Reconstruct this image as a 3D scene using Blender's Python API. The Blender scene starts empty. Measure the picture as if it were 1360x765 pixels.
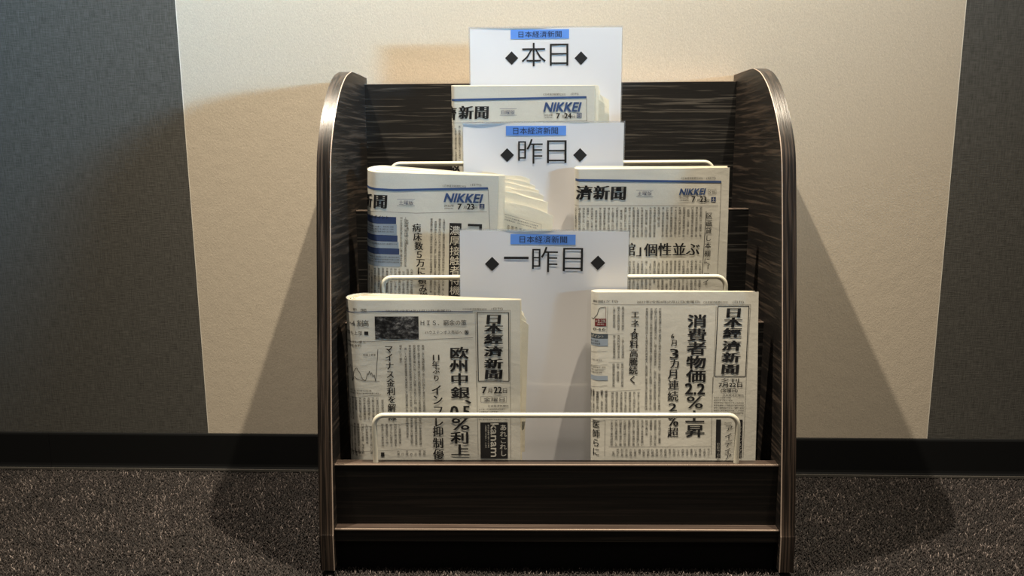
import bpy, bmesh, math, random
import numpy as np
from mathutils import Matrix, Vector
C = bpy.context.scene.collection
SC = bpy.context.scene
# ------------------------------------------------------------------ camera
YAW, PITCH, ROLL, FPX = -0.03843, 0.17233, 0.00619, 1027.13
CAM = Vector((-0.01222, -1.23622, 0.52966))
fw = Vector((math.sin(YAW) * math.cos(PITCH), math.cos(YAW) * math.cos(PITCH), -math.sin(PITCH)))
rt = Vector((math.cos(YAW), -math.sin(YAW), 0))
dn = fw.cross(rt)
r2 = rt * math.cos(ROLL) + dn * math.sin(ROLL)
d2 = -rt * math.sin(ROLL) + dn * math.cos(ROLL)
cd = bpy.data.cameras.new('camera'); cam = bpy.data.objects.new('camera', cd); C.objects.link(cam)
cd.lens = FPX / 1360 * 36; cd.sensor_width = 36; cd.clip_start = 0.02
cam.matrix_world = Matrix.Translation(CAM) @ Matrix(((r2.x, -d2.x, -fw.x), (r2.y, -d2.y, -fw.y), (r2.z, -d2.z, -fw.z))).to_4x4()
SC.camera = cam
# ------------------------------------------------------------------ world, lamps, exposure
w = bpy.data.worlds.new('world'); SC.world = w; w.use_nodes = True
w.node_tree.nodes['Background'].inputs[0].default_value = (1.0, 0.90, 0.76, 1)
w.node_tree.nodes['Background'].inputs[1].default_value = 0.085
SC.view_settings.view_transform = 'Standard'; SC.view_settings.look = 'None'
SC.view_settings.gamma = 1; SC.view_settings.use_curve_mapping = False
SC.view_settings.exposure = -0.06
def aim(o, to):
    o.rotation_euler = (Vector(to) - o.location).to_track_quat('-Z', 'Y').to_euler()
def downlight(x, y, z, power, col):
    l = bpy.data.lights.new('ceiling_spot', 'SPOT'); l.energy = power; l.color = col
    l.shadow_soft_size = 0.022; l.spot_size = math.radians(74); l.spot_blend = 1.0
    o = bpy.data.objects.new('ceiling_spot', l); C.objects.link(o); o.location = (x, y, z)
    aim(o, (-.85 if x > 0 else .90, -.12, 0))       # swivelled downlights, each aimed across the rack
downlight(0.575, -0.49, 2.90, 560, (1.0, 0.86, 0.66))
downlight(-0.86, -0.475, 2.90, 560, (1.0, 0.86, 0.68))
# added fill lamp behind the camera, brightens the upright faces from the front
l = bpy.data.lights.new('front_fill', 'POINT'); l.energy = 36; l.color = (1.0, 0.90, 0.78); l.shadow_soft_size = 0.25
o = bpy.data.objects.new('front_fill', l); C.objects.link(o); o.location = (0.5, -2.7, 2.6)
# cool daylight coming in low from the right behind the camera
l = bpy.data.lights.new('daylight', 'AREA'); l.shape = 'RECTANGLE'; l.size = 1.7; l.size_y = 0.42
l.energy = 15; l.color = (0.27, 0.64, 1.0); l.spread = math.radians(16)
o = bpy.data.objects.new('daylight', l); C.objects.link(o); o.location = (4.6, -3.4, 1.2); aim(o, (-2.0, 0, 1.0))

AR = 0.0186                                    # the rack stands a degree askew to the wall
RM = Matrix.Rotation(AR, 4, 'Z')
# ------------------------------------------------------------------ materials
def mat(name, col=(0.5, 0.5, 0.5), rough=0.5, spec=0.5, coat=0.0):
    m = bpy.data.materials.new(name); m.use_nodes = True; b = m.node_tree.nodes['Principled BSDF']
    b.inputs['Base Color'].default_value = (*col, 1); b.inputs['Roughness'].default_value = rough
    b.inputs['Specular IOR Level'].default_value = spec; b.inputs['Coat Weight'].default_value = coat
    m['b'] = 1
    return m
def N(m, t, **k):
    n = m.node_tree.nodes.new(t)
    for a, v in k.items():
        if a.startswith('i_'): n.inputs[a[2:].replace('_', ' ')].default_value = v
        else: setattr(n, a, v)
    return n
def L(m, a, b): m.node_tree.links.new(a, b)
def bsdf(m): return m.node_tree.nodes['Principled BSDF']
def ramp(m, fac, stops):
    r = N(m, 'ShaderNodeValToRGB'); e = r.color_ramp.elements
    while len(e) < len(stops): e.new(0.5)
    for k, (p, c) in enumerate(stops): e[k].position = p; e[k].color = (*c, 1)
    L(m, fac, r.inputs[0]); return r.outputs[0]
def coords(m, scale, rot=(0, 0, 0)):
    t = N(m, 'ShaderNodeTexCoord'); mp = N(m, 'ShaderNodeMapping'); mp.inputs['Scale'].default_value = scale
    mp.inputs['Rotation'].default_value = rot
    L(m, t.outputs['Object'], mp.inputs[0]); return mp.outputs[0]
def noise(m, vec, scale, detail=3, rough=.5, dist=0):
    n = N(m, 'ShaderNodeTexNoise'); n.inputs['Scale'].default_value = scale; n.inputs['Detail'].default_value = detail
    n.inputs['Roughness'].default_value = rough; n.inputs['Distortion'].default_value = dist
    L(m, vec, n.inputs['Vector']); return n.outputs['Fac']
def bump(m, h, strength, dist=0.001, prev=None):
    b = N(m, 'ShaderNodeBump'); b.inputs['Strength'].default_value = strength; b.inputs['Distance'].default_value = dist
    L(m, h, b.inputs['Height'])
    if prev: L(m, prev, b.inputs['Normal'])
    L(m, b.outputs[0], bsdf(m).inputs['Normal']); return b.outputs[0]
def mix(m, a, b, f, mode='MULTIPLY'):
    x = N(m, 'ShaderNodeMix', data_type='RGBA', blend_type=mode)
    x.inputs['Factor'].default_value = f
    L(m, a, x.inputs['A']); L(m, b, x.inputs['B']); return x.outputs['Result']
# espresso laminate: grain runs along x (axis 0), y (axis 1) or z (axis 2)
def wood(name, sc, dark, light, thr=(.52, .66), rough=.42, bumpv=.35, seed=0, rot=(0, 0, 0)):
    m = mat(name, rough=rough)
    v = coords(m, sc, rot)
    n1 = noise(m, v, 1.0, 4, .6, .35); n2 = noise(m, v, .25, 2, .5, .6)
    c1 = ramp(m, n1, [(0, dark), (thr[0], dark), (thr[1], light), (1, light)])
    c2 = ramp(m, n2, [(.35, (.45, .45, .45)), (.65, (1, 1, 1))])
    L(m, mix(m, c1, c2, 1.0), bsdf(m).inputs['Base Color'])
    bump(m, n1, bumpv, .0006)
    return m
DK, LT = (.0065, .0055, .0050), (.055, .048, .042)
M_back = wood('dark_wood_grain_across', (7, 40, 260), (.0045, .0040, .0036), (.085, .078, .068), (.54, .62), .5, .3)
M_front = wood('dark_wood_front_panel', (4, 40, 230), (.0045, .0037, .0030), (.019, .0145, .0115), (.48, .62), .55, .25)
bsdf(M_front).inputs['Specular IOR Level'].default_value = .3
M_side = wood('dark_wood_side', (40, 9, 230), (.0060, .0042, .0032), (.060, .044, .033), (.50, .64), .5, .25, rot=(.35, 0, 0))
M_band = wood('brown_edge_band_upright', (430, 30, 5), (.009, .0065, .005), (.070, .050, .038), (.45, .60), .34, .5)
M_bandx = wood('brown_edge_band_across', (6, 400, 60), (.045, .031, .025), (.12, .09, .072), (.40, .70), .36, .3)
M_strip = mat('pale_band_and_highlight', (.42, .33, .27), .35)  # glint of light on the arrises, put into the colour; also back panel band
M_wire = mat('cream_coated_wire', (.62, .60, .50), .28, .5, .3)
M_foot = mat('black_rubber', (.01, .01, .01), .8)
# newsprint
def newsprint(name, col):
    m = mat(name, rough=.75, spec=.25); v = coords(m, (1, 1, 1))
    n = noise(m, v, 22, 3); n2 = noise(m, v, 900, 2)
    c = ramp(m, n, [(.3, tuple(x * .93 for x in col)), (.7, col)])
    c2 = ramp(m, n2, [(.3, (.93, .93, .93)), (.7, (1, 1, 1))])
    L(m, mix(m, c, c2, 1.0), bsdf(m).inputs['Base Color']); bump(m, noise(m, coords(m, (1, 1, 1.6)), 70, 4, .55, .4), .13, .0022); return m
M_news = newsprint('newsprint', (.58, .57, .51))
M_pages = newsprint('newsprint_page_edges', (.80, .745, .60))
M_sign = mat('laminated_white_paper', (.72, .72, .74), .22, .5, .6)
M_film = mat('clear_lamination_film', (.80, .82, .84), .12, .5, .5)
bsdf(M_film).inputs['Transmission Weight'].default_value = .85; bsdf(M_film).inputs['IOR'].default_value = 1.1
INK = {'K': mat('black_ink', (.014, .014, .015), .6, .3), 'B': mat('blue_ink', (.026, .045, .115), .6, .3),
       'N': mat('title_blue_ink', (.038, .075, .19), .6, .3), 'W': mat('unprinted_white', (.55, .54, .49), .7, .3),
       'L': mat('pale_blue_tint', (.25, .30, .36), .7, .3), 'S': mat('slate_tint', (.05, .065, .08), .7, .3),
       'R': mat('maroon_ink', (.14, .02, .022), .6, .3), 'G': mat('grey_ink', (.30, .30, .30), .7, .3),
       'U': mat('sign_blue_strip', (.13, .30, .78), .25, .5, .6)}
mp = mat('printed_night_photograph', rough=.6, spec=.3)
v = coords(mp, (1, 1, 1.6), (0, .35, 0)); n1 = noise(mp, v, 130, 6, .75, .3); n2 = noise(mp, v, 28, 3)
ca = ramp(mp, n1, [(.46, (.008, .008, .010)), (.56, (.10, .10, .10)), (.70, (.42, .42, .40))])
cb = ramp(mp, n2, [(.40, (.10, .10, .10)), (.60, (1, 1, 1))])
L(mp, mix(mp, ca, cb, 1.0), bsdf(mp).inputs['Base Color']); INK['P'] = mp
# wall coverings, baseboard, carpet
def paper_wall(name, col, weave):
    m = mat(name, rough=.72, spec=.35)
    if not weave:
        v = coords(m, (1, 1, .8)); n = noise(m, v, 420, 4, .6, .8); n2 = noise(m, v, 55, 2)
        c = ramp(m, n, [(.3, tuple(x * .88 for x in col)), (.7, tuple(min(1, x * 1.08) for x in col))])
        L(m, c, bsdf(m).inputs['Base Color']); p = bump(m, n, .42, .0006); bump(m, n2, .15, .002, p)
    else:
        a = noise(m, coords(m, (700, 1, 45)), 1, 3, .6); b = noise(m, coords(m, (60, 1, 800)), 1, 3, .6)
        s = N(m, 'ShaderNodeMath', operation='ADD'); L(m, a, s.inputs[0]); L(m, b, s.inputs[1])
        h = N(m, 'ShaderNodeMath', operation='MULTIPLY'); L(m, s.outputs[0], h.inputs[0]); h.inputs[1].default_value = .5
        c = ramp(m, h.outputs[0], [(.38, tuple(x * .62 for x in col)), (.62, tuple(x * 1.35 for x in col))])
        L(m, c, bsdf(m).inputs['Base Color']); bump(m, h.outputs[0], .7, .0007)
    return m
M_beige = paper_wall('beige_nonwoven_wallpaper', (.585, .52, .42), False)
M_grey = paper_wall('dark_grey_linen_wallpaper', (.082, .080, .072), True)
M_seam = mat('pale_cut_edge', (.80, .76, .66), .6)
M_base = mat('black_vinyl_baseboard', (.0045, .005, .0055), .55, .25)
M_lip = mat('grey_adhesive_edge', (.075, .07, .062), .6)
M_floor = mat('carpet_backing', (.012, .010, .009), .95)
M_carpet = mat('brown_black_cut_pile', rough=.7, spec=.35)
at = N(M_carpet, 'ShaderNodeAttribute', attribute_name='tint')
L(M_carpet, ramp(M_carpet, at.outputs['Fac'], [(0, (.006, .005, .005)), (.30, (.021, .017, .016)), (.60, (.062, .051, .047)), (1, (.32, .27, .25))]), bsdf(M_carpet).inputs['Base Color'])
# ------------------------------------------------------------------ helpers
def obj(name, me_or_bm, mats, parent=None, smooth=False):
    if isinstance(me_or_bm, bmesh.types.BMesh):
        me = bpy.data.meshes.new(name); me_or_bm.to_mesh(me); me_or_bm.free()
    else: me = me_or_bm
    for m in (mats if isinstance(mats, (list, tuple)) else [mats]): me.materials.append(m)
    if smooth: me.polygons.foreach_set('use_smooth', [True] * len(me.polygons))
    o = bpy.data.objects.new(name, me); C.objects.link(o)
    if parent: o.parent = parent
    return o
def bx(bm, x0, x1, y0, y1, z0, z1, mi=0, bev=0):
    r = bmesh.ops.create_cube(bm, size=1)
    for v in r['verts']: v.co = Vector((x0 + (v.co.x + .5) * (x1 - x0), y0 + (v.co.y + .5) * (y1 - y0), z0 + (v.co.z + .5) * (z1 - z0)))
    fs = {f for v in r['verts'] for f in v.link_faces}
    for f in fs: f.material_index = mi
    if bev: bmesh.ops.bevel(bm, geom=list({e for f in fs for e in f.edges}), offset=bev, segments=2, affect='EDGES', profile=.5)
    return bm
def box(name, x0, x1, y0, y1, z0, z1, m, parent=None, bev=0):
    return obj(name, bx(bmesh.new(), x0, x1, y0, y1, z0, z1, 0, bev), m, parent)
def empty(name, label, cat, loc, tilt=0, roll=0, group=None):
    o = bpy.data.objects.new(name, None); C.objects.link(o); o.empty_display_size = .05
    o.matrix_world = RM @ Matrix.Translation(loc) @ Matrix.Rotation(-tilt, 4, 'X') @ Matrix.Rotation(roll, 4, 'Y')
    o['label'] = label; o['category'] = cat
    if group: o['group'] = group
    return o
def struct(o): o['kind'] = 'structure'; return o
def tube(pts, r, seg=14):
    bm = bmesh.new(); rings = []
    for i, p in enumerate(pts):
        p = Vector(p); a = Vector(pts[max(i - 1, 0)]); b = Vector(pts[min(i + 1, len(pts) - 1)]); t = (b - a).normalized()
        u = t.cross(Vector((0, 1, 0))).normalized(); v = t.cross(u)
        rings.append([bm.verts.new(p + (u * math.cos(k * 2 * math.pi / seg) + v * math.sin(k * 2 * math.pi / seg)) * r) for k in range(seg)])
    for A, B in zip(rings, rings[1:]):
        for k in range(seg): bm.faces.new((A[k], A[(k + 1) % seg], B[(k + 1) % seg], B[k]))
    bm.faces.new(rings[0][::-1]); bm.faces.new(rings[-1]); bmesh.ops.recalc_face_normals(bm, faces=bm.faces); return bm
# ------------------------------------------------------------------ the setting
floor = struct(box('floor', -2.2, 2.2, -2.2, .02, -.03, -.004, M_floor))
rng = np.random.default_rng(4)
def pile():
    XX = []; YY = []; SS = []
    for sp, x0, x1, y0, y1 in ((.0027, -1.05, 1.12, -.44, -.012), (.0055, -1.9, 1.9, -1.15, -.44), (.0055, -1.9, -1.05, -.44, -.012), (.0055, 1.12, 1.9, -.44, -.012)):
        a, b = np.meshgrid(np.arange(x0, x1, sp), np.arange(y0, y1, sp)); k = a.size
        XX.append(a.ravel() + rng.uniform(-.65, .65, k) * sp); YY.append(b.ravel() + rng.uniform(-.65, .65, k) * sp); SS.append(np.full(k, sp / .0036))
    X = np.concatenate(XX); Y = np.minimum(np.concatenate(YY), -.0105); S = np.concatenate(SS); n = X.size
    big = .5 + .5 * np.sin(X * 31 + 3 * np.sin(Y * 23)) * np.sin(Y * 37 + 2 * np.sin(X * 17))
    H = .0048 + rng.uniform(-.0010, .0014, n) + .0008 * big; ang = rng.uniform(0, 6.283, n); lean = rng.uniform(.0008, .0026, n); r = rng.uniform(.0008, .0016, n) * S
    V = np.zeros((n, 7, 3)); a0 = rng.uniform(0, 6.283, n)
    for k in range(3):
        a = a0 + k * 2.094
        V[:, k] = np.stack([X + r * np.cos(a), Y + r * np.sin(a), np.full(n, -.005)], 1)
        V[:, 3 + k] = np.stack([X + r * np.cos(a + .6) + lean * .55 * np.cos(ang), Y + r * np.sin(a + .6) + lean * .55 * np.sin(ang), H - .005 - .0025], 1)
    V[:, 6] = np.stack([X + lean * 1.3 * np.cos(ang), Y + lean * 1.3 * np.sin(ang), H - .005], 1)
    T = []
    for k in range(3):
        j = (k + 1) % 3; T += [(k, j, 3 + j), (k, 3 + j, 3 + k), (3 + k, 3 + j, 6)]
    F = (np.array(T)[None] + 7 * np.arange(n)[:, None, None]).reshape(-1, 3)
    me = bpy.data.meshes.new('carpet_pile'); me.vertices.add(n * 7); me.vertices.foreach_set('co', V.ravel())
    me.loops.add(F.size); me.loops.foreach_set('vertex_index', F.ravel()); me.polygons.add(len(F))
    me.polygons.foreach_set('loop_start', np.arange(0, F.size, 3)); me.update(calc_edges=True)
    at = me.attributes.new('tint', 'FLOAT', 'POINT'); t = np.clip(rng.beta(1.6, 3.2, n) + .15 * (big - .5), 0, 1)
    at.data.foreach_set('value', np.repeat(t, 7)); return me
o = obj('carpet_pile', pile(), M_carpet, floor); o['kind'] = 'stuff'
XL, XR = -.5782, .6214
wall = struct(box('wall_back', -2.2, 2.2, .0012, .10, 0, 3.1, M_grey))
box('grey_wallpaper', -2.2, XL, .0001, .0014, .060, 3.1, M_grey, wall); box('grey_wallpaper', XR, 2.2, .0001, .0014, .060, 3.1, M_grey, wall)
box('beige_wallpaper', XL, XR, -.0001, .0014, .060, 3.1, M_beige, wall)
box('cut_edge', XL - .0012, XL, -.0001, .0014, .060, 3.1, M_seam, wall); box('cut_edge', XR, XR + .0012, -.0001, .0014, .060, 3.1, M_seam, wall)
base = bpy.data.objects.new('baseboard_back', None); C.objects.link(base); struct(base)
for x0, x1 in ((-2.2, -.8565), (-.8560, 2.2)):
    bm = bmesh.new(); pr = [(0, 0), (-.0072, 0), (-.0068, .0015), (-.0050, .0050), (-.0044, .009), (-.0044, .0600), (-.0036, .0626), (-.001, .0632), (0, .0632)]
    A = [bm.verts.new((x0, y, z)) for y, z in pr]; B = [bm.verts.new((x1, y, z)) for y, z in pr]
    for k in range(len(pr)): bm.faces.new((A[k], A[(k + 1) % len(pr)], B[(k + 1) % len(pr)], B[k]))
    bm.faces.new(A[::-1]); bm.faces.new(B); bmesh.ops.recalc_face_normals(bm, faces=bm.faces); obj('vinyl_length', bm, M_base, base)
box('adhesive_edge', -2.2, 2.2, -.0090, -.0072, -.002, .0018, M_lip, base)
# ------------------------------------------------------------------ the rack
rack = empty('magazine_rack', 'dark wood newspaper rack with round shoulders, three tiers and cream wire rails', 'rack', (0, 0, 0))
prof = [(-.008, 0), (-.008, .645), (-.05, .645), (-.10, .6445), (-.118, .6425), (-.150, .633), (-.185, .612), (-.218, .580), (-.2385, .552), (-.2505, .528), (-.2575, .500), (-.263, .470), (-.2725, .418), (-.284, .347), (-.308, .198), (-.3245, .068), (-.3275, .050), (-.3285, .006)]
def smooth_prof(p):
    out = p[:3]
    for i in range(2, len(p) - 2):
        p0, p1, p2, p3 = [np.array(q) for q in (p[i - 1], p[i], p[i + 1], p[min(i + 2, len(p) - 1)])]
        for t in (.25, .5, .75, 1): out.append(tuple(.5 * ((2 * p1) + (-p0 + p2) * t + (2 * p0 - 5 * p1 + 4 * p2 - p3) * t * t + (-p0 + 3 * p1 - 3 * p2 + p3) * t ** 3)))
    return out + [p[-1]]
SP = smooth_prof(prof)
def extrude_prof(P, x0, x1):
    bm = bmesh.new(); A = [bm.verts.new((x0, y, z)) for y, z in P]; B = [bm.verts.new((x1, y, z)) for y, z in P]; n = len(P)
    for k in range(n): bm.faces.new((A[k], A[(k + 1) % n], B[(k + 1) % n], B[k]))
    bm.faces.new(A[::-1]); bm.faces.new(B); bmesh.ops.recalc_face_normals(bm, faces=bm.faces); return bm
def band(P, x0, x1, off, th):
    """strip that follows the profile edge"""
    bm = bmesh.new(); rows = []
    for i, p in enumerate(P):
        a = np.array(P[max(i - 1, 0)]); b = np.array(P[min(i + 1, len(P) - 1)]); t = (b - a) / np.linalg.norm(b - a); n = np.array([-t[1], t[0]]) * -1
        # the profile runs rear-top to front-bottom: outside is to the front/top
        if n @ np.array([-.7, .5]) < 0: n = -n
        q0 = np.array(p) + n * off; q1 = q0 + n * th
        rows.append([bm.verts.new((x, *q)) for x, q in ((x0, q0), (x0, q1), (x1, q1), (x1, q0))])
    for A, B in zip(rows, rows[1:]):
        for k in range(4): f = bm.faces.new((A[k], A[(k + 1) % 4], B[(k + 1) % 4], B[k])); f.smooth = True
    bm.faces.new(rows[0]); bm.faces.new(rows[-1][::-1]); bmesh.ops.recalc_face_normals(bm, faces=bm.faces)
    for e in bm.edges:
        if len(e.link_faces) == 2 and e.link_faces[0].normal.angle(e.link_faces[1].normal) > .8: e.smooth = False
    return bm
for s in (-1, 1):
    x0, x1 = sorted((s * .282, s * .300))
    sd = obj('side_panel', extrude_prof(SP, x0, x1), M_side, rack)
    obj('edge_band', band(SP[1:], x0 + .0002, x1 - .0002, 0, .0005), M_band, sd)
    i0, i1 = sorted((s * .2817, s * .2829))
    obj('arris_highlight', band(SP[1:], i0, i1, .0003, .0005), M_strip, sd)  # pale strip drawn where the inner corner catches the light
    for y in (-.315, -.03): box('foot_pad', x0 + .001, x1 - .001, y - .010, y + .010, -.006, .0, M_foot, rack)
bp = box('back_panel', -.282, .282, -.0265, -.0115, .05, .6345, M_back, rack)
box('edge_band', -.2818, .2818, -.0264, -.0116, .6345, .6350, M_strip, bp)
for yf, yr, z0, zt in ((-.121, -.103, .20, .4495), (-.216, -.198, .06, .3045)):
    d = box('tier_divider', -.282, .282, yf, yr, z0, zt, M_back, rack)
    box('edge_band', -.2818, .2818, yf + .0002, yr - .0002, zt, zt + .0005, M_bandx, d)
    box('arris_highlight', -.2815, .2815, yf - .0003, yf + .0010, zt - .0006, zt + .0009, M_strip, d)  # bright line of light along the front arris, built as a pale strip
fp = box('front_panel', -.282, .282, -.3055, -.2900, .058, .1390, M_front, rack)
box('edge_band', -.2818, .2818, -.3054, -.2901, .1390, .1396, M_bandx, fp)
box('arris_highlight', -.2815, .2815, -.3060, -.3046, .1383, .1400, M_strip, fp)
bb = box('bottom_board', -.282, .282, -.3200, -.0115, .0420, .0580, M_front, rack)
box('edge_band', -.2818, .2818, -.3199, -.3056, .0580, .0585, M_bandx, bb)
box('arris_highlight', -.2815, .2815, -.3206, -.3192, .0573, .0589, M_strip, bb)
box('kick_board', -.282, .282, -.308, -.296, -.004, .0420, mat('black_kick_board', (.0025, .0025, .0025), .7, .15), rack)
for y0, y1, zt in ((-.290, -.216, .0780), (-.198, -.121, .2210), (-.103, -.0265, .3685)):
    box('shelf', -.282, .282, y0, y1, zt - .014, zt, M_front, rack)
for yc, zb, zt in ((-.2975, .139, .2025), (-.209, .304, .3655), (-.112, .449, .5155)):
    R = .013; pts = [(-.2305, yc, zb - .012), (-.2305, yc, zb)]
    pts += [(-.2305 + R - R * math.cos(a), yc, zt - R + R * math.sin(a)) for a in np.linspace(0, math.pi / 2, 9)]
    pts += [(x, yc, zt) for x in np.linspace(-.2, .2, 6)]
    pts += [(.2305 - R + R * math.sin(a), yc, zt - R + R * math.cos(a)) for a in np.linspace(0, math.pi / 2, 9)]
    pts += [(.2305, yc, zb), (.2305, yc, zb - .012)]
    obj('wire_rail', tube(pts, .0034), M_wire, rack, True)
NP = {
 'FL': {'o': (-0.15, -0.289, 0.08), 'tilt': 0.05, 'roll': 0.0, 'R': 0.021, 'Tr': 0.007, 'rise': 0.1, 'xL': -0.1193, 'xR': 0.1055, 'H': 0.2675},
 'FR': {'o': (0.145, -0.289, 0.08), 'tilt': 0.1, 'roll': 0.0, 'R': 0.0105, 'Tr': 0.007, 'rise': 0.1, 'xL': -0.0974, 'xR': 0.1145, 'H': 0.2755},
 'ML': {'o': (-0.165, -0.1965, 0.225), 'tilt': 0.0, 'roll': 0.035, 'R': 0.0198, 'Tr': 0.008, 'rise': 0.22, 'xL': -0.0962, 'xR': 0.0826, 'H': 0.2782},
 'MR': {'o': (0.13, -0.1965, 0.225), 'tilt': 0.02, 'roll': -0.004, 'R': 0.007, 'Tr': 0.008, 'rise': 0.3, 'xL': -0.0998, 'xR': 0.1056, 'H': 0.2836},
 'BK': {'o': (-0.04, -0.1005, 0.37), 'tilt': 0.0, 'roll': 0.003, 'R': 0.006, 'Tr': 0.006, 'rise': 0.2, 'xL': -0.1039, 'xR': 0.1012, 'H': 0.2544},
 'S1': {'o': (0, -0.08, 0.37), 'tilt': 0.0, 'roll': 0.0, 'R': 0, 'Tr': 0, 'rise': 0, 'xL': -0.1181, 'xR': 0.1031, 'H': 0.3385},
 'S2': {'o': (0, -0.168, 0.225), 'tilt': 0.0, 'roll': 0.002, 'R': 0, 'Tr': 0, 'rise': 0, 'xL': -0.1237, 'xR': 0.0969, 'H': 0.3469},
 'S3': {'o': (0, -0.233, 0.08), 'tilt': 0.0, 'roll': 0.012, 'R': 0, 'Tr': 0, 'rise': 0, 'xL': -0.1283, 'xR': 0.0944, 'H': 0.3522},
}
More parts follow.
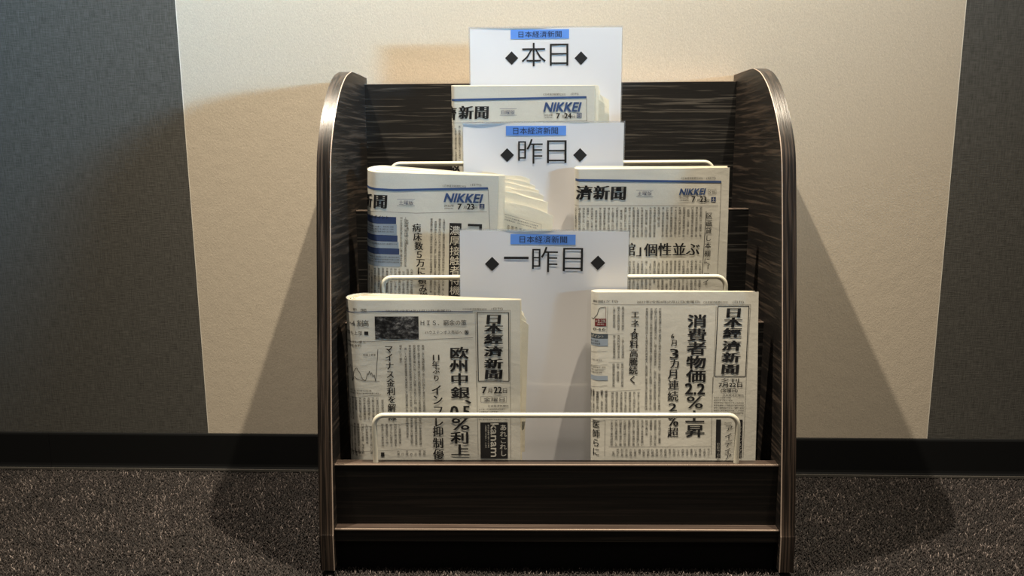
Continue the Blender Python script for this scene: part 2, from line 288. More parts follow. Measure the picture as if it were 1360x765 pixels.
LAY = {
 'FL': {
  'masthead': [('g',[('日',719,2432),('本',718,2312),('經',716,2172),('濟',715,2015),('新',714,1854),('聞',713,1717)],240,139,('K',0.075,0.008,0.05)),('l',514,2516,912,2515,9.6,'K'),('l',912,2515,913,1625,9.6,'K'),('l',514,2516,520,1625,9.6,'K'),('l',520,1625,913,1625,9.6,'K')],
  'rules': [('l',449,2544,932,2543,3.4,'K'),('l',932,2543,931,1625,3.4,'K'),('l',931,1619,931,609,2.9,'K'),('l',488,2522,497,1544,2.9,'K'),('l',500,1762,508,650,2.9,'K'),('l',-1312,2130,459,2190,4.8,'K'),('l',-1312,2511,-748,2535,8.6,'B'),('l',-748,2535,459,2526,10.6,'B'),('l',550,1426,880,1426,2.9,'K'),('l',549,1348,879,1348,2.9,'K'),('l',550,1426,549,1348,2.9,'K'),('l',880,1426,879,1348,2.9,'K'),('l',-1312,1376,-736,1452,2.9,'K'),('l',-1312,996,-181,1082,2.9,'K'),('l',-1203,681,-168,729,2.9,'K')],
  'date': [('h','7',567,1466,623,1550,('K',0.04,0.022,0)),('h','月',639,1470,695,1531,('K',0,0,0)),('h','22',719,1466,818,1550,('K',0.04,0.022,0)),('h','日',834,1470,886,1531,('K',0,0,0)),('h','金曜日',586,1358,853,1413,('K',0,0,0))],
  'small_text': [('h','2022年(令和4年)7月22日(金曜日)',-648,2522,182,2555,('K',0,0,0)),('h','C日本経済新聞社2022',331,2546,636,2574,('K',0,0,0)),('h','(日刊)',696,2545,841,2579,('K',0,0,0)),('h','経',-1312,2532,-1141,2567,('K',0,0,0)),('h','新',-1071,2545,-1015,2577,('K',0,0,0)),('h','聞',-965,2531,-896,2567,('K',0,0,0)),('h','日本経済新聞社',641,1284,909,1313,('K',0,0,0)),('b',524,1103,908,1272,'K','hs')],
  'banner_text': [('g',[('3',-1206,2361),('〜',-1109,2375),('4',-1049,2380),('割',-982,2381),('高',-907,2381)],86,90,('K',0,0,0)),('h','減,家電も上限',-1312,2226,-954,2280,('K',0,0,0)),('r',-930,2230,-878,2274,'K')],
  'banner_headline': [('h','ＨＩＳ、窮余の策',-206,2349,378,2423,('K',0,0,0)),('h','ハウステンボス売却へ',-153,2237,321,2285,('K',0,0,0)),('r',353,2242,400,2284,'K'),('h','17',361,2248,392,2276,('W',0,0,0))],
  'photograph': [('q',-791,2177,-233,2468)],
  'headline': [('g',[('欧',278,1995),('州',277,1827),('中',281,1654),('銀',287,1477),('、',436,1405)],250,163,('K',0.04,0.022,0)),('h','0.5',159,1156,404,1302,('K',0.04,0.022,0)),('h','%',171,983,398,1138,('K',0.022,0,0)),('g',[('利',275,879),('上',277,713)],250,168,('K',0.04,0.022,0))],
  'subheadline': [('g',[('年',-23,1849),('ぶ',-18,1768),('り',-16,1666)],96,91,('K',0.02,0.012,0)),('h','11',-55,1902,24,1971,('K',0.02,0.012,0)),('g',[('イ',-17,1512),('ン',-7,1385),('フ',-1,1241),('レ',0,1086),('抑',-8,962),('制',-9,806),('優',-7,654)],144,149,('K',0.038,0,0))],
  'side_headline': [('g',[('マ',-621,2048),('イ',-618,1938),('ナ',-614,1827),('ス',-611,1716),('金',-608,1604),('利',-604,1493)],110,113,('K',0.038,0,0)),('g',[('を',-597,1385),('解',-600,1276),('除',-596,1158)],110,113,('K',0.038,0,0))],
  'chart': [('h','期のインフレ率と',-1312,2119,-913,2155,('K',0,0,0)),('h','ECBの政策金利',-1312,2074,-974,2107,('K',0,0,0)),('h','物価上昇率',-952,1951,-792,1984,('K',0,0,0)),('p',[(-1312,1720),(-1312,1736),(-1312,1709),(-1288,1729),(-1211,1793),(-1173,1779),(-1153,1829),(-1131,1783),(-1118,1652),(-1108,1624),(-1092,1739),(-1063,1788),(-1040,1797),(-1025,1763),(-1005,1744),(-990,1703),(-975,1667),(-962,1642),(-951,1650),(-940,1626),(-921,1656),(-905,1728),(-894,1707),(-878,1758),(-865,1712),(-849,1738),(-834,1683),(-817,1711),(-807,1656),(-800,1626),(-788,1748),(-782,1830),(-772,1911),(-761,2042)],5.8,'K'),('p',[(-1118,1652),(-1120,1621),(-1079,1684),(-1055,1662),(-1023,1645),(-972,1630),(-751,1626)],4.8,'K'),('b',-1168,1452,-751,1515,'K','hs'),('l',-1312,1948,-721,2012,2.4,'G'),('l',-1312,1869,-723,1935,2.4,'G'),('l',-1312,1791,-725,1858,2.4,'G'),('l',-1312,1712,-727,1781,2.4,'G'),('l',-1312,1632,-729,1703,2.4,'G'),('l',-1312,1490,-733,1564,2.4,'G')],
  'advert': [('r',540,605,892,1082,'K'),('g',[('あ',835,1014),('れ',835,929),('こ',834,843),('れ',833,758),('し',833,672)],91,86,('W',0.04,0.02,0)),('rot','kanam',673,626,774,1070,('W',0.006,0.004,0)),('b',577,734,661,1055,'W','vs')],
  'body_text': [('b',-450,774,-154,2102,'K','v'),('b',-496,1845,-441,2100,'K','v'),('b',-1312,1110,-757,1415,'K','v'),('b',-1312,648,-792,1065,'K','v'),('b',-745,1106,-691,1385,'K','v'),('b',-750,732,-477,1065,'K','v'),('b',-1312,607,-1000,692,'K','v'),('b',-574,624,-165,708,'K','v'),('r',-757,623,-712,680,'K')],
 },
 'FR': {
  'masthead': [('g',[('日',825,2493),('本',820,2369),('經',813,2233),('濟',806,2069),('新',799,1918),('聞',792,1767)],239,138,('K',0.075,0.008,0.05)),('l',630,2575,1025,2574,9.6,'K'),('l',1025,2574,991,1670,9.6,'K'),('l',630,2575,600,1671,9.6,'K'),('l',600,1671,987,1670,9.6,'K')],
  'rules': [('l',-991,2600,1046,2596,3.3,'K'),('l',1046,2596,1003,1670,3.3,'K'),('l',1003,1671,986,604,2.9,'K'),('l',607,2575,580,1444,2.9,'K'),('l',576,1661,575,644,2.9,'K'),('l',-772,2572,-783,2236,2.9,'K'),('l',-1034,2198,-568,2221,2.9,'K'),('l',-755,1853,-566,1853,2.9,'K'),('l',-1034,1462,-344,1494,2.9,'K'),('l',-1034,1091,-81,1128,2.9,'K'),('l',-750,749,574,751,2.9,'K'),('l',-798,1093,-803,622,2.9,'K'),('l',-1034,1056,-798,1093,2.9,'K')],
  'date': [('h','夕刊',680,1596,909,1646,('K',0.022,0,0)),('h','7月22日',655,1529,949,1590,('K',0.02,0.012,0)),('h','(金曜日)',682,1460,895,1513,('K',0.022,0,0)),('h','日本経済新聞社',709,1412,975,1440,('K',0,0,0))],
  'small_text': [('h','新聞(夕刊)',-967,2620,-640,2656,('K',0,0,0)),('h','2022年(令和4年)7月22日(金曜日)',-402,2610,403,2648,('K',0,0,0)),('h','C日本経済新聞社2022',442,2611,754,2640,('K',0,0,0)),('h','(日刊)',817,2608,959,2642,('K',0,0,0)),('b',596,1151,978,1408,'K','hs')],
  'headline': [('g',[('消',368,2386),('費',367,2206),('者',365,2035),('物',363,1854),('価',364,1677)],258,177,('K',0.04,0.022,0)),('h','2.2',230,1434,477,1576,('K',0.04,0.022,0)),('h','%',252,1250,456,1408,('K',0.022,0,0)),('g',[('上',358,1144),('昇',361,957)],258,172,('K',0.04,0.022,0))],
  'subheadline': [('g',[('6',81,2194),('月',80,2104)],91,86,('K',0.02,0.012,0)),('h','3',30,1899,134,2026,('K',0.038,0,0)),('g',[('カ',91,1832),('月',73,1697),('連',78,1556)],143,138,('K',0.038,0,0)),('g',[('続',72,1408)],143,138,('K',0.038,0,0)),('h','2',22,1215,121,1317,('K',0.038,0,0)),('h','%',15,1022,143,1165,('K',0.022,0,0)),('g',[('超',77,940)],143,138,('K',0.038,0,0))],
  'side_headline': [('g',[('エ',-421,2471),('ネ',-422,2357),('・',-423,2275),('食',-429,2201),('料',-432,2086),('高',-435,1970),('騰',-438,1859),('続',-441,1748),('く',-445,1627)],115,115,('K',0.038,0,0))],
  'lower_headline': [('g',[('医',-918,1044),('師',-918,921),('ら',-918,798),('に',-917,679)],105,115,('K',0.022,0,0))],
  'chart': [('p',[(-999,2418),(-960,2408),(-907,2467),(-883,2542),(-868,2556),(-800,2566)],6.7,'K'),('l',-796,2566,-798,2416,3.8,'R'),('r',-937,2320,-791,2416,'R'),('h','+2.2%',-928,2364,-799,2404,('W',0.025,0.015,0)),('h','(前年)',-907,2332,-819,2356,('W',0,0,0)),('h','046',-965,2264,-797,2296,('K',0,0,0)),('r',-1034,2159,-767,2220,'S'),('h','のポイント',-1034,2170,-822,2206,('W',0.02,0.01,0)),('r',-1034,2065,-768,2157,'L'),('b',-1034,2067,-866,2144,'K','hs'),('l',-1034,1974,-774,2000,2.9,'K'),('b',-1034,1838,-815,1898,'K','hs'),('l',-1034,1797,-773,1825,2.9,'K'),('b',-1034,1707,-800,1804,'K','hs'),('r',-1034,1617,-768,1677,'L'),('l',-1034,1518,-772,1550,2.9,'K')],
  'advert': [('r',632,599,694,1104,'K'),('g',[('自',663,778),('動',664,732),('で',665,686),('お',665,639),('伝',666,593)],41,48,('W',0.02,0.01,0)),('g',[('ア',796,988),('イ',793,886),('デ',791,788),('ィ',790,706),('ア',790,620)],105,100,('K',0,0,0)),('b',735,1045,834,1077,'K','hs'),('r',906,600,969,1104,'K'),('g',[('I',934,1084),('T',934,1041),('ソ',935,997),('リ',936,954),('ュ',937,911),('ー',937,868),('シ',938,825),('ョ',939,781),('ン',939,738),('プ',940,695),('ロ',941,651),('バ',942,608)],52,45,('W',0.025,0.015,0))],
  'body_text': [('b',-756,2241,-549,2572,'K','v'),('b',-754,1879,-547,2207,'K','v'),('b',-756,1513,-553,1839,'K','v'),('b',-302,1216,-76,2553,'K','v'),('b',-1034,1393,-759,1495,'K','v'),('b',-1034,1154,-758,1479,'K','v'),('b',-754,1150,-342,1469,'K','v'),('b',-753,756,-69,1103,'K','v'),('b',-759,607,569,725,'K','v')],
 },
 'MR': {
  'masthead': [('g',[('濟',-877,2527),('新',-647,2525),('聞',-420,2518)],220,200,('K',0.075,0.008,0.05))],
  'rules': [('l',-1000,2695,948,2652,29.0,'N'),('l',950,2658,935,1383,3.5,'K'),('l',-1031,2353,915,2333,4.0,'K'),('l',-180,2553,48,2547,4.0,'B'),('l',-179,2469,49,2465,4.0,'B'),('l',759,2268,730,1384,7.0,'K')],
  'edition_label': [('h','土曜版',-159,2482,28,2536,('B',0,0,0))],
  'title': [('h','NIKKEI',394,2485,746,2567,('N',0.045,0.03,0.26))],
  'date': [('h','夕刊',789,2499,868,2544,('K',0,0,0)),('l',776,2557,883,2556,3.0,'K'),('l',778,2491,885,2490,3.0,'K'),('l',776,2557,778,2491,3.0,'K'),('l',883,2556,885,2490,3.0,'K'),('h','2022年',396,2432,524,2463,('K',0,0,0)),('h','(令和4年)',403,2399,521,2422,('K',0,0,0)),('h','7',564,2394,608,2462,('K',0.04,0.022,0)),('h','月',631,2391,666,2430,('K',0,0,0)),('h','23',672,2390,755,2459,('K',0.04,0.022,0)),('h','日',764,2390,797,2427,('K',0,0,0)),('r',821,2385,883,2453,'B'),('h','土',829,2393,875,2445,('W',0,0,0))],
  'small_text': [('h','C日本経済新聞社2022',411,2689,700,2719,('K',0,0,0)),('h','(日刊)',751,2684,875,2721,('K',0,0,0))],
  'headline': [('g',[('館',-265,1759),('」',-76,1751),('個',31,1750),('性',219,1753),('並',412,1751),('ぶ',596,1754)],190,190,('K',0.038,0,0))],
  'side_headline': [('g',[('区',803,2205),('画',801,2105),('貸',798,2005),('し',797,1902),('本',795,1803),('棚',792,1698),('に',789,1592),('「',789,1501),('ア',788,1394),('イ',784,1303)],88,92,('K',0.014,0,0))],
  'body_text': [('b',-1028,1916,716,2327,'K','v'),('b',-1038,1094,-276,1883,'K','v'),('b',-602,1089,726,1602,'K','v'),('b',-597,437,743,1046,'K','v')],
 },
 'ML': {
  'masthead': [('g',[('新',-975,2392),('聞',-758,2398)],202,202,('K',0.075,0.008,0.05))],
  'rules': [('l',-1075,2567,-566,2555,28.3,'N'),('l',-566,2555,687,2615,28.3,'N'),('l',689,2619,731,2021,3.5,'K'),('l',-1075,2235,-796,2261,4.0,'K'),('l',-796,2261,-271,2255,4.0,'K'),('l',-271,2255,682,2302,4.0,'K'),('l',-530,2434,-287,2441,4.0,'B'),('l',-529,2345,-287,2352,4.0,'B')],
  'edition_label': [('h','土曜版',-502,2363,-306,2421,('B',0,0,0))],
  'title': [('h','NIKKEI',103,2417,624,2531,('N',0.045,0.03,0.26))],
  'date': [('h','2022年',104,2351,240,2385,('K',0,0,0)),('h','(令和4年)',111,2318,230,2341,('K',0,0,0)),('h','7',288,2320,338,2397,('K',0.04,0.022,0)),('h','月',364,2327,405,2370,('K',0,0,0)),('h','23',413,2325,505,2402,('K',0.04,0.022,0)),('h','日',514,2333,551,2375,('K',0,0,0)),('r',580,2342,647,2404,'B'),('h','土',589,2350,639,2396,('W',0,0,0))],
  'small_text': [('h','C日本経済新聞社2022',80,2614,396,2647,('K',0,0,0)),('h','(日刊)',454,2635,599,2672,('K',0,0,0))],
  'headline': [('r',182,1110,343,2137,'K'),('g',[('濃',256,2038),('厚',258,1901),('接',260,1759),('触',262,1626),('者',265,1493),('待',267,1356),('機',269,1218)],146,133,('W',0,0,0)),('h','コ',434,1931,613,2130,('K',0.04,0.022,0))],
  'side_headline': [('g',[('病',-261,2060),('床',-246,1938),('数',-230,1812),('５',-221,1696),('万',-203,1585),('に',-193,1472),('積',-179,1350),('み',-170,1230),('増',-160,1118)],121,121,('K',0.038,0,0))],
  'chart': [('h','このポイント',-944,2164,-640,2210,('K',0.02,0.012,0)),('r',-1075,2098,-539,2194,'B'),('r',-1075,1950,-530,2094,'L'),('b',-1075,1965,-560,2076,'K','hs'),('r',-1075,1860,-520,1946,'B'),('r',-1075,1771,-504,1856,'L'),('b',-1075,1786,-532,1845,'K','hs'),('r',-1075,1684,-496,1767,'B'),('r',-1075,1518,-482,1680,'L'),('b',-1075,1535,-510,1663,'K','hs')],
  'body_text': [('b',-538,1517,-384,2199,'K','v'),('b',-417,1818,-358,2165,'K','v'),('b',-129,1102,135,2192,'K','v'),('b',-1075,1081,-296,1495,'K','v')],
 },
 'BK': {
  'masthead': [('g',[('濟',-1073,2166),('新',-832,2176),('聞',-606,2177)],215,199,('K',0.075,0.008,0.05))],
  'rules': [('l',-1041,2351,892,2383,30.1,'N'),('l',894,2392,906,2032,3.8,'K'),('l',-1060,2031,905,2053,4.3,'K'),('l',-345,2226,-100,2225,4.3,'B'),('l',-345,2135,-100,2134,4.3,'B')],
  'edition_label': [('h','日曜版',-323,2149,-129,2206,('B',0,0,0))],
  'title': [('h','NIKKEI',285,2185,823,2309,('N',0.045,0.03,0.26))],
  'date': [('h','2022年',286,2117,419,2151,('K',0,0,0)),('h','(令和4年)',290,2086,420,2108,('K',0,0,0)),('h','7',468,2088,517,2160,('K',0.04,0.022,0)),('h','月',544,2090,580,2135,('K',0,0,0)),('h','24',584,2089,682,2161,('K',0.04,0.022,0)),('h','日',691,2091,731,2137,('K',0,0,0)),('r',758,2093,829,2165,'B'),('h','日',769,2102,818,2156,('W',0,0,0))],
  'small_text': [('h','C日本経済新聞社2022',278,2407,599,2439,('K',0,0,0)),('h','(日刊)',670,2408,781,2444,('K',0,0,0))],
  'headline': [('h','必',-1073,1286,-926,1431,('K',0.04,0.022,0))],
  'body_text': [('b',-1073,1487,-898,1995,'K','v'),('b',-809,1350,852,1991,'K','v')],
 },
 'S1': {
  'title_strip': [('r',-579,3214,259,3343,'U'),('h','日本経済新聞',-466,3234,152,3323,('K',0,0,0))],
  'lettering': [('h','本',-422,2833,-73,3161,('K',0,0,0,-0.006)),('h','日',-15,2839,251,3145,('K',0,0,0,-0.006)),('d',-566,2951,95,'K'),('d',433,2942,95,'K')],
 },
 'S2': {
  'title_strip': [('r',-640,3283,174,3411,'U'),('h','日本経済新聞',-541,3300,64,3392,('K',0,0,0))],
  'lettering': [('h','昨',-475,2905,-141,3236,('K',0,0,0,-0.006)),('h','日',-82,2912,182,3218,('K',0,0,0,-0.006)),('d',-625,3023,94,'K'),('d',366,3019,94,'K')],
 },
 'S3': {
  'title_strip': [('r',-608,3323,239,3455,'U'),('h','日本経済新聞',-488,3344,128,3435,('K',0,0,0))],
  'lettering': [('h','一',-692,3128,-369,3161,('K',0,0,0,-0.006)),('h','昨',-322,2959,13,3293,('K',0,0,0,-0.006)),('h','日',80,2975,340,3282,('K',0,0,0,-0.006)),('d',-846,3062,95,'K'),('d',536,3088,97,'K')],
 },
}
# ------------------------------------------------------------------ printing
_G = {}
def glyph(s, off=0.0, shear=0.0):
    k = (s, off, shear)
    if k in _G: return _G[k]
    c = bpy.data.curves.new('t', 'FONT'); c.body = s; c.size = 1; c.offset = off; c.shear = shear; c.resolution_u = 2
    o = bpy.data.objects.new('t', c); C.objects.link(o)
    me = bpy.data.meshes.new_from_object(o.evaluated_get(bpy.context.evaluated_depsgraph_get()))
    me.calc_loop_triangles()
    v = np.empty(len(me.vertices) * 3); me.vertices.foreach_get('co', v); v = v.reshape(-1, 3)[:, :2].copy()
    t = np.empty(len(me.loop_triangles) * 3, dtype=np.int32); me.loop_triangles.foreach_get('vertices', t); t = t.reshape(-1, 3).copy()
    bpy.data.objects.remove(o); bpy.data.curves.remove(c); bpy.data.meshes.remove(me)
    _G[k] = (v, t); return _G[k]
FILL = list('の、に。はをがとたしてでるいれ経済日本年金利上昇政策物価市場会社東京国大企業円安高米欧州中銀行月回復感染者電力需要不足生産消費税調査発表前期比増加減少方針決定支援首相議員選挙投資家株式世界地域計画見通し影響続くことから')
INKS = list('KBNWLSRGUP')
class Sheet:
    """collects flat print (paper metres: s across, z up), then wraps it on the paper"""
    def __init__(s): s.v = []; s.t = []; s.m = []; s.l = []; s.n = 0
    def add(s, v, t, ink, layer):
        s.v.append(v); s.t.append(t + s.n); s.m += [INKS.index(ink)] * len(t); s.l += [layer] * len(v); s.n += len(v)
    def rect(s, x0, z0, x1, z1, ink, layer=0):
        n = max(1, int((x1 - x0) / .003)); m = max(1, int((z1 - z0) / .004)); q = m + 1
        v = np.array([(x, z) for x in np.linspace(x0, x1, n + 1) for z in np.linspace(z0, z1, q)]); t = []
        for k in range(n):
            for j in range(m): a = q * k + j; t += [(a, a + q, a + q + 1), (a, a + q + 1, a + 1)]
        s.add(v, np.array(t), ink, layer)
    def line(s, x0, z0, x1, z1, w, ink, layer=0):
        n = max(1, int(math.hypot(x1 - x0, z1 - z0) / .004)); d = np.array([x1 - x0, z1 - z0]); d = d / max(np.linalg.norm(d), 1e-9); nn = np.array([-d[1], d[0]]) * w / 2
        v = [];
        for k in range(n + 1):
            p = np.array([x0, z0]) + (np.array([x1, z1]) - (x0, z0)) * k / n; v += [p + nn, p - nn]
        t = []
        for k in range(n): a = 2 * k; t += [(a, a + 1, a + 3), (a, a + 3, a + 2)]
        s.add(np.array(v), np.array(t), ink, layer)
    def text(s, txt, x0, z0, x1, z1, st, layer=1, rot=False):
        ink, xb, zb, sh = st[:4]; v, t = glyph(txt, st[4] if len(st) > 4 else 0, sh)
        if not len(v): return
        if rot: v = np.stack([v[:, 1], -v[:, 0]], 1)
        a = v.min(0); b = v.max(0); v = (v - a) / np.maximum(b - a, 1e-6) * (x1 - x0, z1 - z0) + (x0, z0)
        s.fat(v, t, ink, layer, xb * (z1 - z0), zb * (z1 - z0))
    def fat(s, v, t, ink, layer, ex, ez):
        for dz in ((-ez, ez) if ez else (0,)):
            for dx in ((-ex, 0, ex) if ex else (0,)): s.add(v + (dx, dz), t, ink, layer)
    def cell(s, ch, x, z, cw, chh, st, layer=1):
        ink, xb, zb, sh = st[:4]; v, t = glyph(ch, 0, sh); v = (v - (.5, .38)) * (cw, chh) + (x, z)
        if ch in '、。': v = v + (cw * .1, 0)
        s.fat(v, t, ink, layer, xb * cw * .6, zb * chh * .6)
    def body(s, x0, z0, x1, z1, ink, mode, rr):
        st = (ink, 0, 0, 0); lay = 1
        if mode == 'v': cw, pit, ch = .0036, .0056, .0034
        elif mode == 'vs': cw, pit, ch = .0022, .0034, .0024
        else: cw, pit, ch = .0023, .0024, .0034
        if mode == 'hs':
            z = z1 - ch / 2
            while z > z0 + ch * .3:
                x = x0 + cw / 2; end = x1 - (rr.random() < .3) * rr.random() * (x1 - x0) * .5
                while x < end: s.cell(rr.choice(FILL), x, z, cw, cw, st, lay); x += pit
                z -= ch
        else:
            x = x1 - pit / 2
            while x > x0 + cw * .4:
                z = z1 - ch / 2 - (ch if rr.random() < .12 else 0); end = z0 + (rr.random() < .15) * rr.random() * (z1 - z0) * .4
                while z > end + ch * .4: s.cell(rr.choice(FILL), x, z, cw, cw, st, lay); z -= ch
                x -= pit
    def build(s, name, wrap, cut, parent):
        if not s.n: return None
        V = np.concatenate(s.v); T = np.concatenate(s.t)
        co = np.concatenate([V, np.array(s.l)[:, None].astype(float)], 1)
        me = bpy.data.meshes.new(name); me.from_pydata(co.tolist(), [], T.tolist()); used = sorted(set(s.m)); 
        me.polygons.foreach_set('material_index', [used.index(m) for m in s.m])
        if cut:
            bm = bmesh.new(); bm.from_mesh(me)
            for c in cut:
                if c < V[:, 0].min() or c > V[:, 0].max(): continue
                gg = list(bm.verts) + list(bm.edges) + list(bm.faces)
                bmesh.ops.bisect_plane(bm, geom=gg, plane_co=(c, 0, 0), plane_no=(1, 0, 0), dist=1e-7)
            bm.to_mesh(me); bm.free()
        n = len(me.vertices); a = np.empty(n * 3); me.vertices.foreach_get('co', a); a = a.reshape(-1, 3)
        out = wrap(a[:, 0], a[:, 1], .00022 + .00016 * a[:, 2])
        me.vertices.foreach_set('co', out.ravel()); me.update()
        return obj(name, me, [INK[INKS[m]] for m in used], parent)
def print_items(sh, items, rr):
    k = 1e-4
    for it in items:
        c = it[0]
        if c in ('h', 'rot'): sh.text(it[1], it[2] * k, it[3] * k, it[4] * k, it[5] * k, it[6], 1, c == 'rot')
        elif c == 'r': sh.rect(it[1] * k, it[2] * k, it[3] * k, it[4] * k, it[5])
        elif c == 'q': sh.rect(it[1] * k, it[2] * k, it[3] * k, it[4] * k, 'P')
        elif c == 'b': sh.body(it[1] * k, it[2] * k, it[3] * k, it[4] * k, it[5], it[6], rr)
        elif c == 'l': sh.line(it[1] * k, it[2] * k, it[3] * k, it[4] * k, it[5] * k, it[6])
        elif c == 'p':
            for a, b in zip(it[1], it[1][1:]): sh.line(a[0] * k, a[1] * k, b[0] * k, b[1] * k, it[2] * k, it[3])
        elif c == 'g':
            for ch, x, z in it[1]: sh.cell(ch, x * k, z * k, it[2] * k, it[3] * k, it[4])
        elif c == 'd':
            x, z, r = it[1] * k, it[2] * k, it[3] * k
            sh.add(np.array([(x - r, z), (x, z - r), (x + r, z), (x, z + r)]), np.array([(0, 1, 2), (0, 2, 3)]), it[4], 0)
# ------------------------------------------------------------------ newspapers
def wavefn(seed, amp):
    r = random.Random(seed); q = [(r.uniform(18, 60), r.uniform(8, 40), r.uniform(0, 6.3), r.uniform(.3, 1)) for _ in range(5)]
    return lambda x, z: amp * sum(a * np.sin(x * u + z * w_ + p) for u, w_, p, a in q)
def sharpen(bm):
    bmesh.ops.recalc_face_normals(bm, faces=bm.faces)
    for e in bm.edges:
        if len(e.link_faces) == 2 and e.link_faces[0].normal.angle(e.link_faces[1].normal, 0) > .7: e.smooth = False
def make_paper(key, name, label, ext, layers, seed, zmin, loose=(), dog=0):
    f = NP[key]; R, Tr, xL, xR, H, rise = (f[k] for k in ('R', 'Tr', 'xL', 'xR', 'H', 'rise')); xc = xL + R
    root = empty(name, label, 'newspaper', f['o'], f['tilt'], f['roll'], 'daily newspapers filed in the rack')
    wv = wavefn(seed, .00042)
    def lowz(z): return np.clip((z - .0) / .06, 0, 1)
    def front(x, d, z): ff = np.clip((x - xc) / (xR - xc), 0, 1); return d * (1 - ff) + d * Tr / (2 * R) * ff + wv(x, z) * lowz(z) * np.clip(ff * 5, 0, 1)
    def wrap(s, z, eps, d=0.0):
        arc = s < xc; ph = np.where(arc, (xc - s) / R, 0); r = R - d + eps
        x = np.where(arc, xc - r * np.sin(ph), s); y = np.where(arc, R - r * np.cos(ph), front(s, d, z) - eps)
        return np.stack([x, y, z + rise * np.maximum(y, 0)], 1)
    def path(d, xend_f, xend_b, n1=26, n2=14, n3=20):
        """centre-line points (x, y-function) from the front right edge round the fold to the back right edge"""
        P = []
        for x in np.linspace(xend_f, xc, n1): P.append(('f', x))
        for a in np.linspace(0, math.pi, n2)[1:]: P.append(('a', a))
        for x in np.linspace(xc, xend_b, n3)[1:]: P.append(('b', x))
        return P
    def pos(p, d, z):
        k, q = p
        if k == 'f': y = float(front(np.array(q), d, np.array(z))); x = q
        elif k == 'a': r = max(R - d, .0002); x = xc - r * math.sin(q); y = R - r * math.cos(q)
        else:
            ff = (q - xc) / (xR - xc); ff = min(1, ff); e = ff * ff * (3 - 2 * ff) * .35 + ff * .65
            yb = (2 * R - d) * (1 - e) + (Tr - d * Tr / (2 * R)) * e; x = q; y = yb + float(wv(np.array(q), np.array(z)) * lowz(z)) * min(1, ff * 5)
        return (x, y, z + rise * max(y, 0))
    def shell(bm, d0, d1, xf, xb, zrows, n1=26, n2=14, n3=20):
        P = path(d0, xf, xb, n1, n2, n3); gr = []
        for d in (d0, d1):
            gr.append([[bm.verts.new(pos(p, d, z)) for z in zrows] for p in P])
        o_, i_ = gr; m = len(P); nz = len(zrows)
        for a in range(m - 1):
            for b in range(nz - 1):
                f1 = bm.faces.new((o_[a][b], o_[a][b + 1], o_[a + 1][b + 1], o_[a + 1][b])); f1.smooth = True
                f2 = bm.faces.new((i_[a][b], i_[a + 1][b], i_[a + 1][b + 1], i_[a][b + 1])); f2.smooth = True
            bm.faces.new((o_[a][-1], i_[a][-1], i_[a + 1][-1], o_[a + 1][-1])); bm.faces.new((o_[a][0], o_[a + 1][0], i_[a + 1][0], i_[a][0]))
        for a in (0, m - 1):
            for b in range(nz - 1): bm.faces.new((o_[a][b], i_[a][b], i_[a][b + 1], o_[a][b + 1]))
    bm = bmesh.new(); shell(bm, 0, .00045, xR, xR + ext * .3, list(np.linspace(0, H, 48)), 44, 18, 24)
    sharpen(bm); obj('outer_sheet', bm, M_news, root)
    bm = bmesh.new(); rr = random.Random(seed)
    for k in range(layers):
        t = (k + .5) / layers; d0 = .0008 + (R - .0012) * k / layers; d1 = d0 + (R - .0012) / layers * .70
        dz = rr.uniform(-.0016, .0002); e = ext * rr.uniform(.4, 1) if ext else -rr.uniform(.0, .0015)
        shell(bm, d0, d1, xR - .0006 - rr.random() * .001 + (ext * .95 if k == 1 and ext > 0 else (e if ext < 0 else 0)), xR + e, list(np.linspace(0, H - .004, 22)) + [H + dz - .0012, H + dz], 30, 12, 24)
    sharpen(bm); pg = obj('inner_pages', bm, M_pages, root); pg['kind'] = 'stuff'
    for TL, TR, BR in loose:
        bm = bmesh.new(); n = 10; g = []; BLx = TL[0]
        ph = rr.uniform(0, 6)
        for i in range(n + 1):
            u = i / n; row = []
            for j in range(9):
                v_ = j / 8; top = np.array(TL) * (1 - u) + np.array(TR) * u; bot = np.array((TL[0], TL[1], BR[2])) * (1 - u) + np.array(BR) * u
                p = top * (1 - v_) + bot * v_; p[1] += .0006 * math.sin(u * 5 + ph + v_ * 4) ; p[2] += (.0009 * math.sin(u * 9 + ph) - .0022 * max(0, u - .85) / .15) * (1 - v_)
                row.append(p)
            g.append(row)
        A = [[bm.verts.new(p) for p in r] for r in g]; B = [[bm.verts.new(p + np.array([0, .0011, 0])) for p in r] for r in g]
        for i in range(n):
            for j in range(8):
                bm.faces.new((A[i][j], A[i + 1][j], A[i + 1][j + 1], A[i][j + 1])).smooth = True
                bm.faces.new((B[i][j], B[i][j + 1], B[i + 1][j + 1], B[i + 1][j])).smooth = True
            bm.faces.new((A[i][0], B[i][0], B[i + 1][0], A[i + 1][0])); bm.faces.new((A[i][8], A[i + 1][8], B[i + 1][8], B[i][8]))
        for i in (0, n):
            for j in range(8): bm.faces.new((A[i][j], A[i][j + 1], B[i][j + 1], B[i][j]))
        sharpen(bm); obj('loose_page', bm, M_pages, root)
    cuts = [xc - q for q in np.arange(-.0005, math.pi / 2 * R + .004, .0018)] if R > .004 else None
    for part, items in LAY[key].items():
        sh = Sheet(); r2_ = random.Random(seed * 7 + len(part)); print_items(sh, items, r2_)
        o = sh.build(part, wrap, cuts, root)
        if o and part in ('body_text', 'small_text', 'rules'): o['kind'] = 'stuff'
    return root
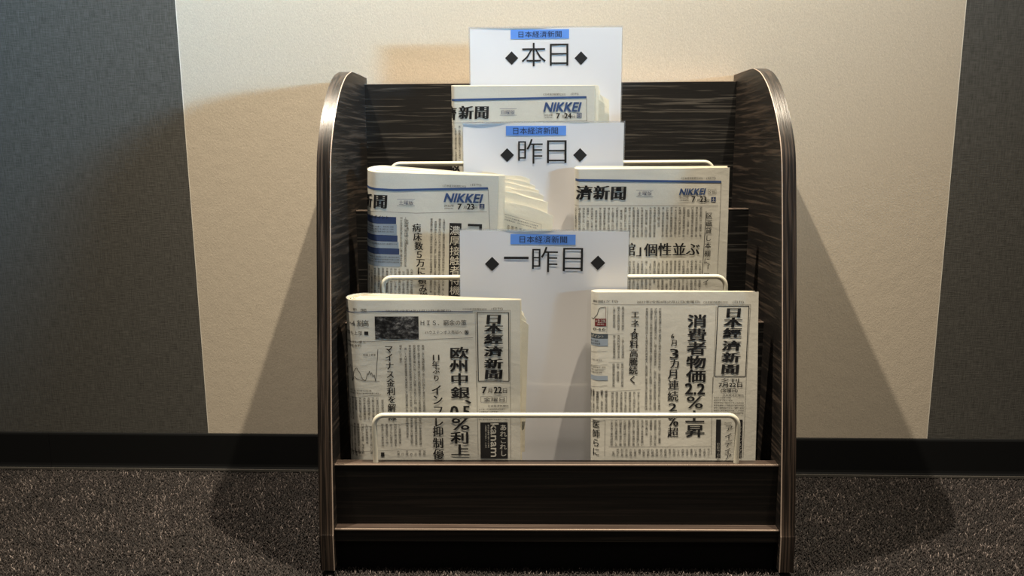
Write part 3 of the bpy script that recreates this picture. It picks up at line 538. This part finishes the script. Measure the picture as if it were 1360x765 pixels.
LOOSE = {
'ML': [([0.0588, 0.0245, 0.2826], [0.1246, 0.0245, 0.2764], [0.1268, 0.0245, 0.0836]), ([0.059, 0.0225, 0.2786], [0.1321, 0.0225, 0.2686], [0.132, 0.0225, 0.0842]), ([0.0592, 0.0205, 0.2736], [0.1374, 0.0205, 0.2617], [0.1373, 0.0205, 0.0848]), ([0.0595, 0.0185, 0.2686], [0.1438, 0.0185, 0.2549], [0.1425, 0.0185, 0.0854]), ([0.0597, 0.0165, 0.2626], [0.1502, 0.0165, 0.246], [0.1477, 0.0165, 0.086]), ([0.06, 0.0145, 0.2526], [0.1579, 0.0145, 0.229], [0.1549, 0.0145, 0.0867])],
'FL': [([0.0858, 0.0125, 0.2662], [0.1108, 0.0125, 0.2505], [0.1102, 0.0125, 0.0648]), ([0.0858, 0.011, 0.2625], [0.1137, 0.011, 0.2429], [0.1112, 0.011, 0.0653]), ([0.0858, 0.0095, 0.2569], [0.1165, 0.0095, 0.2354], [0.1123, 0.0095, 0.1063])],
'BK': [([0.0912, 0.009, 0.2526], [0.1095, 0.009, 0.2504], [0.1128, 0.009, 0.0536]), ([0.0913, 0.0105, 0.2506], [0.1229, 0.0105, 0.2368], [0.1274, 0.0105, 0.0535]), ([0.0911, 0.0075, 0.2483], [0.1195, 0.0075, 0.2271], [0.1237, 0.0075, 0.0538])],
}
make_paper('BK', 'newspaper', 'newspaper in the top tier of the rack, dated 7月24日, behind the middle sign', .006, 5, 3, 0, LOOSE['BK'])
make_paper('ML', 'newspaper', 'thick newspaper at left of the middle tier, rounded fold and slumped pages, dated 7月23日', .0095, 15, 5, 0, LOOSE['ML'])
mlp = [o for o in bpy.data.objects if o.name.startswith('newspaper') and o.type == 'EMPTY'][-1]
sh = Sheet(); sh.line(.088, 0, .142, 0, .0003, 'K'); sh.line(.142, 0, .142, -.05, .0003, 'K'); sh.body(.090, -.009, .139, -.002, 'K', 'hs', random.Random(2)); sh.body(.090, -.05, .139, -.013, 'K', 'v', random.Random(2))
sh.build('body_text', lambda s, z, e: np.stack([s, .0135 - e + 0 * s, z + .2265 - .25 * (s - .093)], 1), None, mlp)['kind'] = 'stuff'
make_paper('MR', 'newspaper', 'thin newspaper at right of the middle tier, dated 7月23日, wide headline 個性並ぶ', -.003, 6, 8, 0)
make_paper('FL', 'newspaper', 'thick newspaper at left of the front tier, headline 欧州中銀 and a small night photograph', .002, 14, 11, 0, LOOSE['FL'])
make_paper('FR', 'newspaper', 'newspaper at right of the front tier, headline 消費者物価2.2%上昇', -.010, 9, 14, 0)
# ------------------------------------------------------------------ signs
def make_sign(key, label):
    f = NP[key]; root = empty('laminated_sign', label, 'sign', f['o'], f['tilt'], f['roll'], 'laminated signs that head the tiers')
    x0, x1, H = f['xL'], f['xR'], f['H']; wv = wavefn(hash_seed[key], .00035)
    bm = bmesh.new(); nx, nz = 24, 30
    for side, y in ((0, 0.), (1, .0006)):
        g = [[bm.verts.new((x, y + float(wv(x, z)), z)) for z in np.linspace(.003, H - .0022, nz)] for x in np.linspace(x0 + .0016, x1 - .0016, nx)]
        for i in range(nx - 1):
            for j in range(nz - 1): bm.faces.new((g[i][j], g[i + 1][j], g[i + 1][j + 1], g[i][j + 1]) if side == 0 else (g[i][j], g[i][j + 1], g[i + 1][j + 1], g[i + 1][j])).smooth = True
    bd = [e for e in bm.edges if e.is_boundary]; bmesh.ops.bridge_loops(bm, edges=bd)
    sharpen(bm); obj('white_card', bm, M_sign, root)
    bm = bmesh.new()
    for a, b, c, d in ((x0, x0 + .0016, 0, H), (x1 - .0016, x1, 0, H), (x0 + .0016, x1 - .0016, H - .0022, H), (x0 + .0016, x1 - .0016, 0, .003)): bx(bm, a, b, .0000, .0005, c, d)
    obj('film_margin', bm, M_film, root)
    wrap = lambda s, z, eps: np.stack([s, wv(s, z) - eps, z], 1)
    for part, items in LAY[key].items():
        sh = Sheet(); print_items(sh, items, random.Random(1)); sh.build(part, wrap, None, root)
hash_seed = {'S1': 21, 'S2': 24, 'S3': 29}
make_sign('S1', 'white laminated sign reading 本日 standing highest, in the top tier')
make_sign('S2', 'white laminated sign reading 昨日 standing in the middle tier')
make_sign('S3', 'white laminated sign reading 一昨日 standing in the front tier')
